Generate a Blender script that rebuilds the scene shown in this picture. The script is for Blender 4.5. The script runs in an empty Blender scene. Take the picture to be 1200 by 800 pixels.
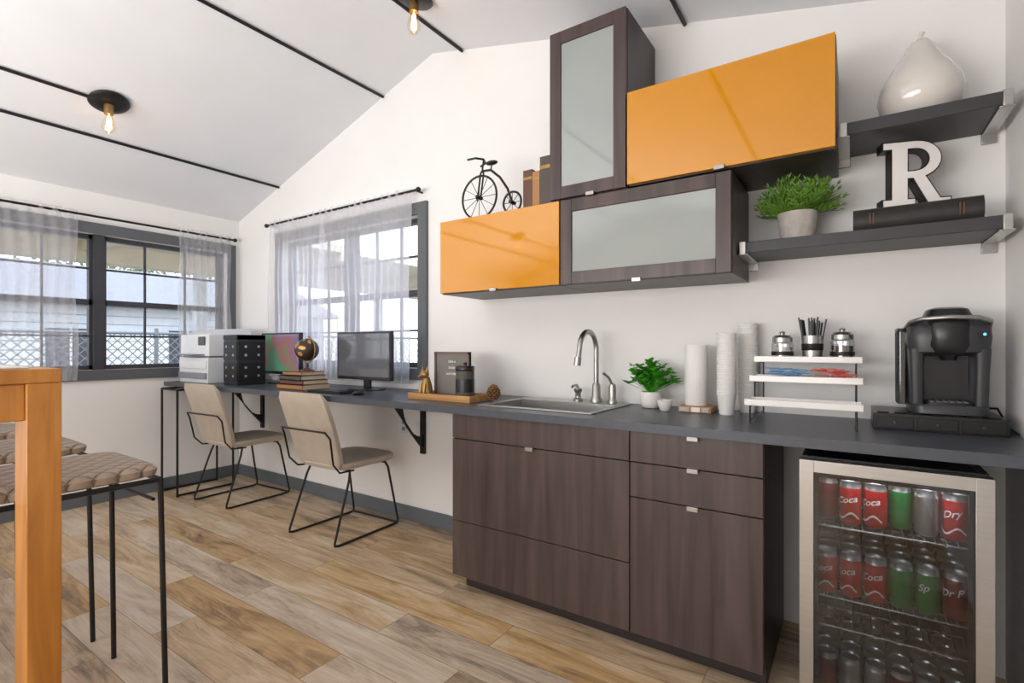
import bpy, bmesh, math, random
from mathutils import Vector, Matrix
random.seed(7)
sc = bpy.context.scene
sc.view_settings.view_transform = 'Standard'
sc.view_settings.look = 'None'
sc.view_settings.exposure = 0.0

# ------------------------------------------------------------------ materials
def lin(h):
    h = h.lstrip('#'); o = []
    for i in (0, 2, 4):
        c = int(h[i:i+2], 16)/255
        o.append(c/12.92 if c <= .04045 else ((c+.055)/1.055)**2.4)
    return o
def mat(name, hx, rough=.5, metal=0, var=.05, scale=6, stretch=(1,1,1), bump=0, coat=0, emit=0, emitc=None, trans=0, alpha=1):
    m = bpy.data.materials.new(name); m.use_nodes = True
    nt = m.node_tree; p = nt.nodes['Principled BSDF']
    c = lin(hx)
    tc = nt.nodes.new('ShaderNodeTexCoord'); mp = nt.nodes.new('ShaderNodeMapping')
    mp.inputs['Scale'].default_value = stretch
    nz = nt.nodes.new('ShaderNodeTexNoise'); nz.inputs['Scale'].default_value = scale; nz.inputs['Detail'].default_value = 4
    mx = nt.nodes.new('ShaderNodeMix'); mx.data_type = 'RGBA'
    mx.inputs[6].default_value = [max(0, v*(1-var)) for v in c]+[1]
    mx.inputs[7].default_value = [min(1, v*(1+var)) for v in c]+[1]
    nt.links.new(tc.outputs['Object'], mp.inputs[0]); nt.links.new(mp.outputs[0], nz.inputs[0])
    rp = nt.nodes.new('ShaderNodeMapRange'); rp.inputs[1].default_value = .3; rp.inputs[2].default_value = .7
    nt.links.new(nz.outputs[0], rp.inputs[0]); nt.links.new(rp.outputs[0], mx.inputs[0])
    nt.links.new(mx.outputs[2], p.inputs['Base Color'])
    p.inputs['Roughness'].default_value = rough; p.inputs['Metallic'].default_value = metal
    if coat: p.inputs['Coat Weight'].default_value = coat; p.inputs['Coat Roughness'].default_value = .04
    if trans: p.inputs['Transmission Weight'].default_value = trans
    if alpha < 1: p.inputs['Alpha'].default_value = alpha
    if emit:
        p.inputs['Emission Color'].default_value = lin(emitc or hx)+[1]; p.inputs['Emission Strength'].default_value = emit
    if bump:
        b = nt.nodes.new('ShaderNodeBump'); b.inputs['Strength'].default_value = bump; b.inputs['Distance'].default_value = .01
        nt.links.new(nz.outputs[0], b.inputs['Height']); nt.links.new(b.outputs[0], p.inputs['Normal'])
    return m
def glassmat(name, gl=.08, tint=(1,1,1,1), rough=.02):
    m = bpy.data.materials.new(name); m.use_nodes = True; nt = m.node_tree; nt.nodes.clear()
    o = nt.nodes.new('ShaderNodeOutputMaterial'); t = nt.nodes.new('ShaderNodeBsdfTransparent'); g = nt.nodes.new('ShaderNodeBsdfGlossy')
    t.inputs[0].default_value = tint; g.inputs['Roughness'].default_value = rough
    mx = nt.nodes.new('ShaderNodeMixShader'); mx.inputs[0].default_value = gl
    nt.links.new(t.outputs[0], mx.inputs[1]); nt.links.new(g.outputs[0], mx.inputs[2]); nt.links.new(mx.outputs[0], o.inputs[0])
    return m
def sheer(name, lo=.48, hi=.66):
    m = bpy.data.materials.new(name); m.use_nodes = True; nt = m.node_tree; nt.nodes.clear()
    o = nt.nodes.new('ShaderNodeOutputMaterial'); t = nt.nodes.new('ShaderNodeBsdfTransparent')
    d = nt.nodes.new('ShaderNodeBsdfDiffuse'); l = nt.nodes.new('ShaderNodeBsdfTranslucent')
    d.inputs[0].default_value = (.95,.94,.98,1); l.inputs[0].default_value = (.97,.96,1,1)
    a = nt.nodes.new('ShaderNodeMixShader'); a.inputs[0].default_value = .6
    b = nt.nodes.new('ShaderNodeMixShader'); b.inputs[0].default_value = .62
    tc = nt.nodes.new('ShaderNodeTexCoord'); nz = nt.nodes.new('ShaderNodeTexNoise'); nz.inputs['Scale'].default_value = 5
    mr = nt.nodes.new('ShaderNodeMapRange'); mr.inputs[3].default_value = lo; mr.inputs[4].default_value = hi
    nt.links.new(tc.outputs['Object'], nz.inputs[0]); nt.links.new(nz.outputs[0], mr.inputs[0]); nt.links.new(mr.outputs[0], b.inputs[0])
    nt.links.new(d.outputs[0], a.inputs[1]); nt.links.new(l.outputs[0], a.inputs[2])
    nt.links.new(t.outputs[0], b.inputs[1]); nt.links.new(a.outputs[0], b.inputs[2]); nt.links.new(b.outputs[0], o.inputs[0])
    return m
def floormat():
    m = bpy.data.materials.new('vinyl_plank_floor'); m.use_nodes = True; nt = m.node_tree; p = nt.nodes['Principled BSDF']
    N = nt.nodes.new; L = nt.links.new
    tc = N('ShaderNodeTexCoord')
    br = N('ShaderNodeTexBrick'); br.offset = .37; br.offset_frequency = 2
    br.inputs['Scale'].default_value = 1; br.inputs['Brick Width'].default_value = 1.22; br.inputs['Row Height'].default_value = .182
    br.inputs['Mortar Size'].default_value = .0012; br.inputs['Mortar Smooth'].default_value = .2
    br.inputs['Color1'].default_value = (0,0,0,1); br.inputs['Color2'].default_value = (1,1,1,1); br.inputs['Mortar'].default_value = (.3,.3,.3,1)
    L(tc.outputs['Object'], br.inputs[0])
    add = N('ShaderNodeVectorMath'); add.operation = 'MULTIPLY_ADD'; add.inputs[1].default_value = (7,3,5)
    L(br.outputs['Color'], add.inputs[0]); L(tc.outputs['Object'], add.inputs[2])
    mp = N('ShaderNodeMapping'); mp.inputs['Scale'].default_value = (1.1, 6, 1); L(add.outputs[0], mp.inputs[0])
    n1 = N('ShaderNodeTexNoise'); n1.inputs['Scale'].default_value = 1.6; n1.inputs['Detail'].default_value = 9; n1.inputs['Roughness'].default_value = .7; n1.inputs['Distortion'].default_value = .8
    L(mp.outputs[0], n1.inputs[0])
    mp2 = N('ShaderNodeMapping'); mp2.inputs['Scale'].default_value = (2.5, 75, 1); L(add.outputs[0], mp2.inputs[0])
    n2 = N('ShaderNodeTexNoise'); n2.inputs['Scale'].default_value = 2; n2.inputs['Detail'].default_value = 5; L(mp2.outputs[0], n2.inputs[0])
    r = N('ShaderNodeValToRGB'); e = r.color_ramp.elements
    e[0].position = .27; e[0].color = lin('#66564b')+[1]
    e[1].position = .76; e[1].color = lin('#dccdb8')+[1]
    for pp, cc in ((.38,'#92795f'),(.46,'#b5966f'),(.58,'#cdb08a')):
        x = e.new(pp); x.color = lin(cc)+[1]
    m1 = N('ShaderNodeMath'); m1.operation = 'MULTIPLY_ADD'; m1.inputs[1].default_value = .24; L(n2.outputs[0], m1.inputs[0]); L(n1.outputs[0], m1.inputs[2])
    m2 = N('ShaderNodeMath'); m2.operation = 'MULTIPLY_ADD'; m2.inputs[1].default_value = .16; L(br.outputs['Color'], m2.inputs[0]); L(m1.outputs[0], m2.inputs[2])
    m3 = N('ShaderNodeMath'); m3.operation = 'SUBTRACT'; m3.inputs[1].default_value = .172; L(m2.outputs[0], m3.inputs[0])
    L(m3.outputs[0], r.inputs[0])
    # greyer / warmer planks
    ml = N('ShaderNodeMath'); ml.operation = 'MULTIPLY'; ml.inputs[1].default_value = 7.31; L(br.outputs['Color'], ml.inputs[0])
    fr = N('ShaderNodeMath'); fr.operation = 'FRACT'; L(ml.outputs[0], fr.inputs[0])
    mr = N('ShaderNodeMapRange'); mr.inputs[3].default_value = .62; mr.inputs[4].default_value = 1.15; L(fr.outputs[0], mr.inputs[0])
    hs = N('ShaderNodeHueSaturation'); L(mr.outputs[0], hs.inputs['Saturation']); L(r.outputs[0], hs.inputs['Color'])
    mx = N('ShaderNodeMix'); mx.data_type = 'RGBA'; mx.inputs[7].default_value = lin('#75604b')+[1]
    L(hs.outputs[0], mx.inputs[6]); L(br.outputs['Fac'], mx.inputs[0]); L(mx.outputs[2], p.inputs['Base Color'])
    p.inputs['Roughness'].default_value = .40
    return m
def woodmat(name, c1, c2, stretch=(1,1,14), scale=2.5, rough=.4, coat=0, p0=.32, p1=.7):
    m = bpy.data.materials.new(name); m.use_nodes = True; nt = m.node_tree; p = nt.nodes['Principled BSDF']
    N = nt.nodes.new; L = nt.links.new
    tc = N('ShaderNodeTexCoord'); mp = N('ShaderNodeMapping'); mp.inputs['Scale'].default_value = stretch
    n = N('ShaderNodeTexNoise'); n.inputs['Scale'].default_value = scale; n.inputs['Detail'].default_value = 6; n.inputs['Distortion'].default_value = .5
    r = N('ShaderNodeValToRGB'); r.color_ramp.elements[0].position = p0; r.color_ramp.elements[1].position = p1
    r.color_ramp.elements[0].color = lin(c1)+[1]; r.color_ramp.elements[1].color = lin(c2)+[1]
    L(tc.outputs['Object'], mp.inputs[0]); L(mp.outputs[0], n.inputs[0]); L(n.outputs[0], r.inputs[0]); L(r.outputs[0], p.inputs['Base Color'])
    p.inputs['Roughness'].default_value = rough
    if coat: p.inputs['Coat Weight'].default_value = coat
    return m
def screenmat():
    m = bpy.data.materials.new('screen_reflection'); m.use_nodes = True; nt = m.node_tree; p = nt.nodes['Principled BSDF']  # colourful reflection on the screen, painted as noise colours with a faint glow
    N = nt.nodes.new; L = nt.links.new
    tc = N('ShaderNodeTexCoord'); n = N('ShaderNodeTexNoise'); n.inputs['Scale'].default_value = 2.4; n.inputs['Detail'].default_value = 2; n.inputs['Distortion'].default_value = 1
    r = N('ShaderNodeValToRGB'); e = r.color_ramp.elements
    e[0].position = .32; e[0].color = lin('#5a8a84')+[1]; e[1].position = .7; e[1].color = lin('#a08aa0')+[1]
    for pp, cc in ((.44,'#5c8a62'),(.5,'#96686a'),(.57,'#746e94')):
        x = e.new(pp); x.color = lin(cc)+[1]
    L(tc.outputs['Object'], n.inputs[0]); L(n.outputs[0], r.inputs[0]); L(r.outputs[0], p.inputs['Base Color']); L(r.outputs[0], p.inputs['Emission Color'])
    p.inputs['Emission Strength'].default_value = .2; p.inputs['Roughness'].default_value = .25
    return m
def quiltmat():
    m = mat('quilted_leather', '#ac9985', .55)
    nt = m.node_tree; p = nt.nodes['Principled BSDF']; N = nt.nodes.new; L = nt.links.new
    tc = N('ShaderNodeTexCoord'); hs = []
    for a in (45, -45):
        mp = N('ShaderNodeMapping'); mp.inputs['Rotation'].default_value = (0,0,math.radians(a)); L(tc.outputs['Object'], mp.inputs[0])
        w = N('ShaderNodeTexWave'); w.wave_profile = 'SIN'; w.inputs['Scale'].default_value = 7; L(mp.outputs[0], w.inputs[0])
        k = N('ShaderNodeMath'); k.operation = 'POWER'; k.inputs[1].default_value = .3; L(w.outputs[1], k.inputs[0]); hs.append(k)
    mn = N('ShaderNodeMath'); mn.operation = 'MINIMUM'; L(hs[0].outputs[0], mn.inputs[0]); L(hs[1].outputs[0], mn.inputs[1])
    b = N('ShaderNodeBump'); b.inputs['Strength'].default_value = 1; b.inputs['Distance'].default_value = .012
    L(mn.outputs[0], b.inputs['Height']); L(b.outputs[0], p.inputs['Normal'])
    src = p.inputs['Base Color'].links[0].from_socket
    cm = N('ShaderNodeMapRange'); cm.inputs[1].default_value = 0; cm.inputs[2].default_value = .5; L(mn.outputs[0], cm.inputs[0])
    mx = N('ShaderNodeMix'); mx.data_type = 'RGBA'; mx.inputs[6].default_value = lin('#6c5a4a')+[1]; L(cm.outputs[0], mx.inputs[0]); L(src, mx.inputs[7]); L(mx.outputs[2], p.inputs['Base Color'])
    return m

M = {}
M['wall'] = mat('wall_paint', '#edebe9', .85, var=.015, scale=3)
M['ceil'] = mat('ceiling_paint', '#e6e7ea', .9, var=.015, scale=3)
M['floor'] = floormat()
M['trim'] = mat('grey_trim_paint', '#5b5e62', .5, var=.03)
M['base'] = mat('baseboard_paint', '#62676c', .5, var=.03)
M['sash'] = mat('window_sash', '#3a3b40', .45)
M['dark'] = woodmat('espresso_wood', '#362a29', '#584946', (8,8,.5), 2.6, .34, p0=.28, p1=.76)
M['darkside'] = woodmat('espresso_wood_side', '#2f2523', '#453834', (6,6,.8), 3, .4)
M['toe'] = mat('toe_kick', '#2c2422', .6)
M['orange'] = mat('golden_yellow_lacquer', '#cb8700', .06, var=.02, coat=.8)
M['frost'] = mat('frosted_glass', '#989e9c', .07, var=.06, scale=1.5, coat=1)
M['chrome'] = mat('brushed_nickel', '#a9a8a5', .3, 1, var=.05)
M['steel'] = mat('stainless_steel', '#bab9b7', .32, 1, var=.05, stretch=(1,1,20))
M['counter'] = mat('grey_laminate', '#484c54', .33, var=.08, scale=30)
M['shelf'] = mat('dark_shelf', '#343337', .45, var=.1, scale=10)
M['black'] = mat('black_plastic', '#18181b', .3)
M['kbody'] = mat('charcoal_plastic', '#333437', .35)
M['blackm'] = mat('black_metal', '#201f1e', .4, .3)
M['white'] = mat('white_ceramic', '#e9e6e3', .25, var=.02, coat=.4)
M['pear'] = mat('pear_ceramic', '#d9d4ce', .12, var=.03, coat=.8)
M['paper'] = mat('white_paper', '#e6e4e1', .7, var=.02)
M['leather'] = mat('beige_leather', '#c2b6a7', .55, var=.06, scale=12, bump=.1)
M['quilt'] = quiltmat()
M['pine'] = woodmat('pine_wood', '#a96a20', '#d69342', (9,9,.9), 2.2, .35, .2)
M['tray'] = woodmat('tray_wood', '#a97a45', '#c99a60', (1,10,10), 3, .5)
M['ttop'] = mat('table_top_white', '#e9e5dd', .3)
M['concrete'] = mat('concrete_pot', '#b3ada7', .85, var=.15, scale=30, bump=.3)
M['leaf'] = mat('leaf_green', '#46a026', .5, var=.3, scale=20)
M['leaf2'] = mat('leaf_grass', '#6a9436', .5, var=.4, scale=20)
M['glass'] = glassmat('window_glass', .04)
M['fglass'] = glassmat('fridge_glass', .06, (.70,.72,.73,1))
M['jar'] = glassmat('jar_glass', .25, (.8,.82,.82,1), .05)
M['tank'] = glassmat('water_tank', .12, (.2,.21,.23,1), .08)
M['bulbg'] = glassmat('bulb_glass', .15, (1,.93,.82,1))
M['fil'] = mat('filament', '#ffcf90', .5, emit=18, emitc='#ffc986')
M['sheer'] = sheer('sheer_curtain')
M['sheerl'] = sheer('sheer_curtain_light', .26, .42)
M['red'] = mat('can_red', '#b8161d', .3, .2)
M['green'] = mat('can_green', '#14793c', .3, .2)
M['maroon'] = mat('can_maroon', '#6e1823', .3, .2)
M['alu'] = mat('can_aluminium', '#b6b6b8', .3, .9)
M['whitep'] = mat('white_plastic', '#e2e3e6', .4)
M['greyp'] = mat('grey_plastic', '#8b8d92', .45)
M['scr'] = screenmat()
M['scroff'] = mat('screen_dark', '#5b5d63', .12, coat=.5)  # grey lifted so the base colour carries the pale reflection
M['gold'] = mat('antique_gold', '#a08050', .4, .7, var=.25, scale=25)
M['globe'] = mat('globe_ocean', '#3a2f28', .35, var=.3, scale=20)
M['land'] = mat('globe_land', '#c79a55', .4, .5)
M['bk1'] = mat('book_brown', '#5f4032', .6); M['bk2'] = mat('book_tan', '#a5744a', .6); M['bk3'] = mat('book_black', '#262220', .5, var=.3, scale=30)
M['bk4'] = mat('book_grey', '#4e4640', .6); M['pages'] = mat('pages', '#d3c6ac', .8)
M['felt'] = mat('letterboard_felt', '#7a7572', .8); M['frame'] = mat('frame_wood', '#6e5746', .5)
M['cone'] = mat('pinecone', '#7a5838', .8, var=.3, scale=40)
M['blue'] = mat('packet_blue', '#4b8fc4', .4); M['redp'] = mat('packet_red', '#cf4a38', .4)
M['liner'] = mat('fridge_liner', '#2a2b2e', .5)
M['conc'] = mat('outside_ground', '#85847f', .9, var=.1)
M['beige'] = mat('porch_paint', '#e2d6bd', .8); M['siding'] = mat('siding', '#d8dada', .8)
M['roof'] = mat('roof_shingle', '#8a8a8d', .9)
M['bush'] = mat('bush', '#76845c', .9, var=.5, scale=9); M['bark'] = mat('bark', '#6b5b4c', .9)
M['fence'] = mat('galvanised', '#7c7f80', .5, .4)
M['led'] = mat('blue_led', '#5db4ff', .5, emit=2)

# ------------------------------------------------------------------ mesh builder
class B:
    def __init__(s): s.v=[]; s.f=[]; s.mi=[]; s.mats=[]; s.sm=[]
    def idx(s, m):
        m = M[m]
        if m not in s.mats: s.mats.append(m)
        return s.mats.index(m)
    def add(s, vs, fs, m):
        o = len(s.v); i = s.idx(m)
        s.v += [tuple(v) for v in vs]
        for f in fs: s.f.append([o+k for k in f]); s.mi.append(i)
        return s
    def box(s, x0,x1,y0,y1,z0,z1, m):
        vs = [(x0,y0,z0),(x1,y0,z0),(x1,y1,z0),(x0,y1,z0),(x0,y0,z1),(x1,y0,z1),(x1,y1,z1),(x0,y1,z1)]
        return s.add(vs, [(0,3,2,1),(4,5,6,7),(0,1,5,4),(1,2,6,5),(2,3,7,6),(3,0,4,7)], m)
    def hexa(s, vs, m): return s.add(vs, [(0,3,2,1),(4,5,6,7),(0,1,5,4),(1,2,6,5),(2,3,7,6),(3,0,4,7)], m)
    def cyl(s, p0, p1, r0, m, r1=None, seg=20, caps=True):
        r1 = r0 if r1 is None else r1
        p0 = Vector(p0); p1 = Vector(p1); d = (p1-p0).normalized()
        a = d.orthogonal().normalized(); b = d.cross(a)
        vs = []
        for p, r in ((p0,r0),(p1,r1)):
            for k in range(seg):
                t = 2*math.pi*k/seg; vs.append(p+(a*math.cos(t)+b*math.sin(t))*r)
        fs = [(k,(k+1)%seg,seg+(k+1)%seg,seg+k) for k in range(seg)]
        if caps: fs += [tuple(range(seg))[::-1], tuple(range(seg,2*seg))]
        return s.add(vs, fs, m)
    def tube(s, pts, r, m, seg=8, closed=False):
        P = [Vector(p) for p in pts]; n = len(P); vs = []; fs = []
        nrm = None
        for i in range(n):
            if closed: d = (P[(i+1)%n]-P[i-1]).normalized()
            else: d = (P[min(i+1,n-1)]-P[max(i-1,0)]).normalized()
            if nrm is None: nrm = d.orthogonal().normalized()
            else:
                nrm = nrm - d*nrm.dot(d)
                nrm = nrm.normalized() if nrm.length > 1e-6 else d.orthogonal().normalized()
            bn = d.cross(nrm)
            for k in range(seg):
                t = 2*math.pi*k/seg; vs.append(P[i]+(nrm*math.cos(t)+bn*math.sin(t))*r)
        for i in range(n if closed else n-1):
            j = (i+1)%n
            for k in range(seg): fs.append((i*seg+k, i*seg+(k+1)%seg, j*seg+(k+1)%seg, j*seg+k))
        if not closed: fs += [tuple(range(seg))[::-1], tuple(range((n-1)*seg, n*seg))]
        return s.add(vs, fs, m)
    def lathe(s, cx, cy, prof, m, seg=32, z=0):
        vs = []; fs = []; n = len(prof)
        for r, h in prof:
            for k in range(seg):
                t = 2*math.pi*k/seg; vs.append((cx+r*math.cos(t), cy+r*math.sin(t), z+h))
        for i in range(n-1):
            for k in range(seg): fs.append((i*seg+k, i*seg+(k+1)%seg, (i+1)*seg+(k+1)%seg, (i+1)*seg+k))
        fs += [tuple(range(seg))[::-1], tuple(range((n-1)*seg, n*seg))]
        return s.add(vs, fs, m)
    def ball(s, c, r, m, sc_=(1,1,1), seg=20, rings=12, jit=0):
        vs = []; fs = []
        for i in range(rings+1):
            ph = math.pi*i/rings
            for k in range(seg):
                t = 2*math.pi*k/seg; q = r*(1+random.uniform(-jit,jit)) if 0 < i < rings else r
                vs.append((c[0]+sc_[0]*q*math.sin(ph)*math.cos(t), c[1]+sc_[1]*q*math.sin(ph)*math.sin(t), c[2]-sc_[2]*q*math.cos(ph)))
        for i in range(rings):
            for k in range(seg): fs.append((i*seg+k, i*seg+(k+1)%seg, (i+1)*seg+(k+1)%seg, (i+1)*seg+k))
        return s.add(vs, fs, m)
    def prism(s, poly, plane, a, b, m):
        f = {'xz': lambda u,v,w: (u,w,v), 'yz': lambda u,v,w: (w,u,v), 'xy': lambda u,v,w: (u,v,w)}[plane]
        n = len(poly); vs = [f(u,v,a) for u,v in poly]+[f(u,v,b) for u,v in poly]
        fs = [tuple(range(n)), tuple(range(n,2*n))[::-1]]+[(k,(k+1)%n,n+(k+1)%n,n+k) for k in range(n)]
        return s.add(vs, fs, m)
    def loft(s, secs, m, seg=28, p=5):
        vs = []; fs = []; n = len(secs)
        for cx,cy,cz,hx,hy in secs:
            for k in range(seg):
                t = 2*math.pi*k/seg; c = math.cos(t); q = math.sin(t)
                vs.append((cx+hx*math.copysign(abs(c)**(2/p),c), cy+hy*math.copysign(abs(q)**(2/p),q), cz))
        for i in range(n-1):
            for k in range(seg): fs.append((i*seg+k, i*seg+(k+1)%seg, (i+1)*seg+(k+1)%seg, (i+1)*seg+k))
        fs += [tuple(range(seg))[::-1], tuple(range((n-1)*seg, n*seg))]
        return s.add(vs, fs, m)
    def text(s, body, size, fn, m):
        vs, fs = textgeo(body, size)
        return s.add([fn(x,y) for x,y in vs], fs, m)
    def done(s, name, loc=(0,0,0), rz=0, bevel=0, smooth=True):
        me = bpy.data.meshes.new(name); me.from_pydata(s.v, [], s.f)
        for m in s.mats: me.materials.append(m)
        for p, i in zip(me.polygons, s.mi): p.material_index = i; p.use_smooth = smooth
        bm = bmesh.new(); bm.from_mesh(me); bmesh.ops.recalc_face_normals(bm, faces=bm.faces); bm.to_mesh(me); bm.free()
        if smooth: me.set_sharp_from_angle(angle=math.radians(38))
        o = bpy.data.objects.new(name, me); sc.collection.objects.link(o)
        o.location = loc; o.rotation_euler[2] = rz
        if bevel:
            b = o.modifiers.new('bevel','BEVEL'); b.width = bevel; b.segments = 2; b.limit_method = 'ANGLE'; b.angle_limit = math.radians(50)
        return o
_tc = {}
def textgeo(body, size):
    k = (body, size)
    if k in _tc: return _tc[k]
    cu = bpy.data.curves.new('t','FONT'); cu.body = body; cu.size = size; cu.align_x = 'CENTER'; cu.align_y = 'CENTER'; cu.shear = .2; cu.offset = size*.012
    o = bpy.data.objects.new('t', cu); sc.collection.objects.link(o)
    dg = bpy.context.evaluated_depsgraph_get(); me = o.evaluated_get(dg).to_mesh()
    vs = [(v.co.x, v.co.y) for v in me.vertices]; fs = [tuple(p.vertices) for p in me.polygons]
    o.evaluated_get(dg).to_mesh_clear(); bpy.data.objects.remove(o); bpy.data.curves.remove(cu)
    _tc[k] = (vs, fs); return _tc[k]
def arc(cx, cy, r, a0, a1, n, rx=None):
    return [(cx+(rx or r)*math.cos(math.radians(a0+(a1-a0)*i/n)), cy+r*math.sin(math.radians(a0+(a1-a0)*i/n))) for i in range(n+1)]

XL, XR, YW, YB = -4.84, .46, 2.53, -3.2
RX, RZ = -2.355, 3.19
def ceilz(x): return 2.395+.32*(x-XL) if x < RX else RZ-.235*(x-RX)

# ------------------------------------------------------------------ room shell
B().box(XL-.15, XR+.15, YB-.15, YW+.15, -.1, 0, 'floor').done('floor')
wx0, wx1, wz0, wz1 = -4.12, -2.475, 1.06, 2.12
b = B()
b.box(XL-.15, wx0, YW, YW+.15, 0, 2.38, 'wall').box(wx1, XR+.15, YW, YW+.15, 0, 2.38, 'wall')
b.box(wx0, wx1, YW, YW+.15, 0, wz0, 'wall').box(wx0, wx1, YW, YW+.15, wz1, 2.38, 'wall')
b.prism([(XL-.15,2.38),(XR+.15,2.38),(XR+.15,ceilz(XR)+.02),(RX,RZ+.03),(XL-.15,2.40)], 'xz', YW, YW+.15, 'wall')
b.done('wall_back', smooth=False)
ly0, ly1, lz0, lz1 = -.45, 2.42, 1.03, 2.08
b = B()
b.box(XL-.15, XL, YB, ly0, 0, 2.42, 'wall').box(XL-.15, XL, ly1, YW, 0, 2.42, 'wall')
b.box(XL-.15, XL, ly0, ly1, 0, lz0, 'wall').box(XL-.15, XL, ly0, ly1, lz1, 2.42, 'wall')
b.done('wall_left', smooth=False)
B().box(XR, XR+.15, YB, YW, 0, ceilz(XR)+.02, 'wall').done('wall_right', smooth=False)
B().prism([(XL-.15,0),(XR+.15,0),(XR+.15,ceilz(XR)+.02),(RX,RZ+.03),(XL-.15,2.40)], 'xz', YB-.15, YB, 'wall').done('wall_front', smooth=False)
b = B()
b.prism([(XL-.2,ceilz(XL)-.064+.0),(RX,RZ),(RX,RZ+.15),(XL-.2,2.5)], 'xz', YB-.15, YW+.15, 'ceil')
b.prism([(RX,RZ),(XR+.2,ceilz(XR+.2)),(XR+.2,ceilz(XR+.2)+.15),(RX,RZ+.15)], 'xz', YB-.15, YW+.15, 'ceil')
b.done('ceiling', smooth=False)
B().box(XL+.016, -1.66, YW-.016, YW, 0, .10, 'base').done('baseboard_back', bevel=.003)
B().box(XL, XL+.016, YB, YW-.0, 0, .10, 'base').done('baseboard_left', bevel=.003)

# ------------------------------------------------------------------ windows
def sashes(b, mp, a0, a1, z0, z1, cols):
    zm = (z0+z1)/2
    t = .035
    mp(b, a0, a0+t, 0, .05, z0, z1); mp(b, a1-t, a1, 0, .05, z0, z1)
    mp(b, a0, a1, 0, .05, z0, z0+t); mp(b, a0, a1, 0, .05, z1-t, z1)
    mp(b, a0, a1, 0, .05, zm-.022, zm+.022)
    for k in range(1, cols):
        a = a0+(a1-a0)*k/cols; mp(b, a-.007, a+.007, .015, .035, z0, z1)
    for z in ((z0+zm)/2, (zm+z1)/2): mp(b, a0, a1, .015, .035, z-.007, z+.007)
b = B()
mpx = lambda b,a0,a1,d0,d1,z0,z1,m='sash': b.box(a0,a1,YW+.06+d0,YW+.06+d1,z0,z1,m)
xm = (wx0+wx1)/2
sashes(b, mpx, wx0, xm-.03, wz0, wz1, 3); sashes(b, mpx, xm+.03, wx1, wz0, wz1, 3)
b.box(xm-.035, xm+.035, YW+.04, YW+.12, wz0, wz1, 'sash')
b.box(wx0, wx1, YW+.083, YW+.087, wz0, wz1, 'glass')
t = .08
b.box(wx0-t, wx0, YW-.022, YW, wz0-t, wz1+t, 'trim').box(wx1, wx1+t, YW-.022, YW, wz0-t, wz1+t, 'trim')
b.box(wx0, wx1, YW-.022, YW, wz1, wz1+t, 'trim').box(wx0, wx1, YW-.022, YW, wz0-t, wz0, 'trim')
b.done('window_1', smooth=False)
b = B()
mpy = lambda b,a0,a1,d0,d1,z0,z1,m='sash': b.box(XL-.06-d1,XL-.06-d0,a0,a1,z0,z1,m)
W = (ly1-ly0)/3
for k in range(3):
    sashes(b, mpy, ly0+k*W+.02, ly0+(k+1)*W-.02, lz0, lz1, 3)
for k in (1,2): b.box(XL-.12, XL-.02, ly0+k*W-.035, ly0+k*W+.035, lz0, lz1, 'sash')
b.box(XL-.087, XL-.083, ly0, ly1, lz0, lz1, 'glass')
b.box(XL, XL+.022, ly0-t, ly0, lz0-t, lz1+t, 'trim').box(XL, XL+.022, ly1, ly1+.07, lz0-t, lz1+t, 'trim')
b.box(XL, XL+.022, ly0, ly1, lz1, lz1+t, 'trim').box(XL, XL+.022, ly0, ly1, lz0-t, lz0, 'trim')
b.done('window_2', smooth=False)

# curtains
def curtain(name, axis, fix, z0, z1, sgn, rod0, rod1, panels, mt):
    rows = 14
    def P(a, d, z): return (a, fix+sgn*d, z) if axis == 'x' else (fix+sgn*d, a, z)
    b = B()
    for (p0, p1, nf) in panels:
        n = int(nf*10); vs = []; fs = []
        for i in range(rows+1):
            f = i/rows
            for k in range(n+1):
                u = k/n; a = p0+(p1-p0)*u + .01*math.sin(9*f+u*7)
                amp = .008+.012*f
                d = .0+amp*math.sin(2*math.pi*nf*u+.6*math.sin(3*f+5*u))+.005*math.sin(17*u+4*f)
                vs.append(P(a, d, z1+.025-(z1+.025-z0)*f))
        for i in range(rows):
            for k in range(n): fs.append((i*(n+1)+k, i*(n+1)+k+1, (i+1)*(n+1)+k+1, (i+1)*(n+1)+k))
        b.add(vs, fs, mt)
    b.tube([P(rod0,0,z1), P(rod1,0,z1)], .009, 'blackm')
    for r in (rod0, rod1): b.ball(P(r,0,z1), .018, 'blackm', seg=12, rings=8)
    for r in (rod0+.03, rod1-.03):
        q = P(r,0,z1); w = (q[0], YW, q[2]) if axis == 'x' else (XL, q[1], q[2])
        b.tube([q, w], .007, 'blackm')
    return b.done(name)
curtain('sheer_curtain', 'x', YW-.07, .955, 2.265, -1, -4.25, -2.42, [(-4.2,-3.45,11),(-3.50,-2.50,14)], 'sheer')
curtain('sheer_curtain', 'y', XL+.065, .96, 2.2, 1, -.5, 2.46, [(1.98,2.42,8),(.42,1.3,12)], 'sheerl')

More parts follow.
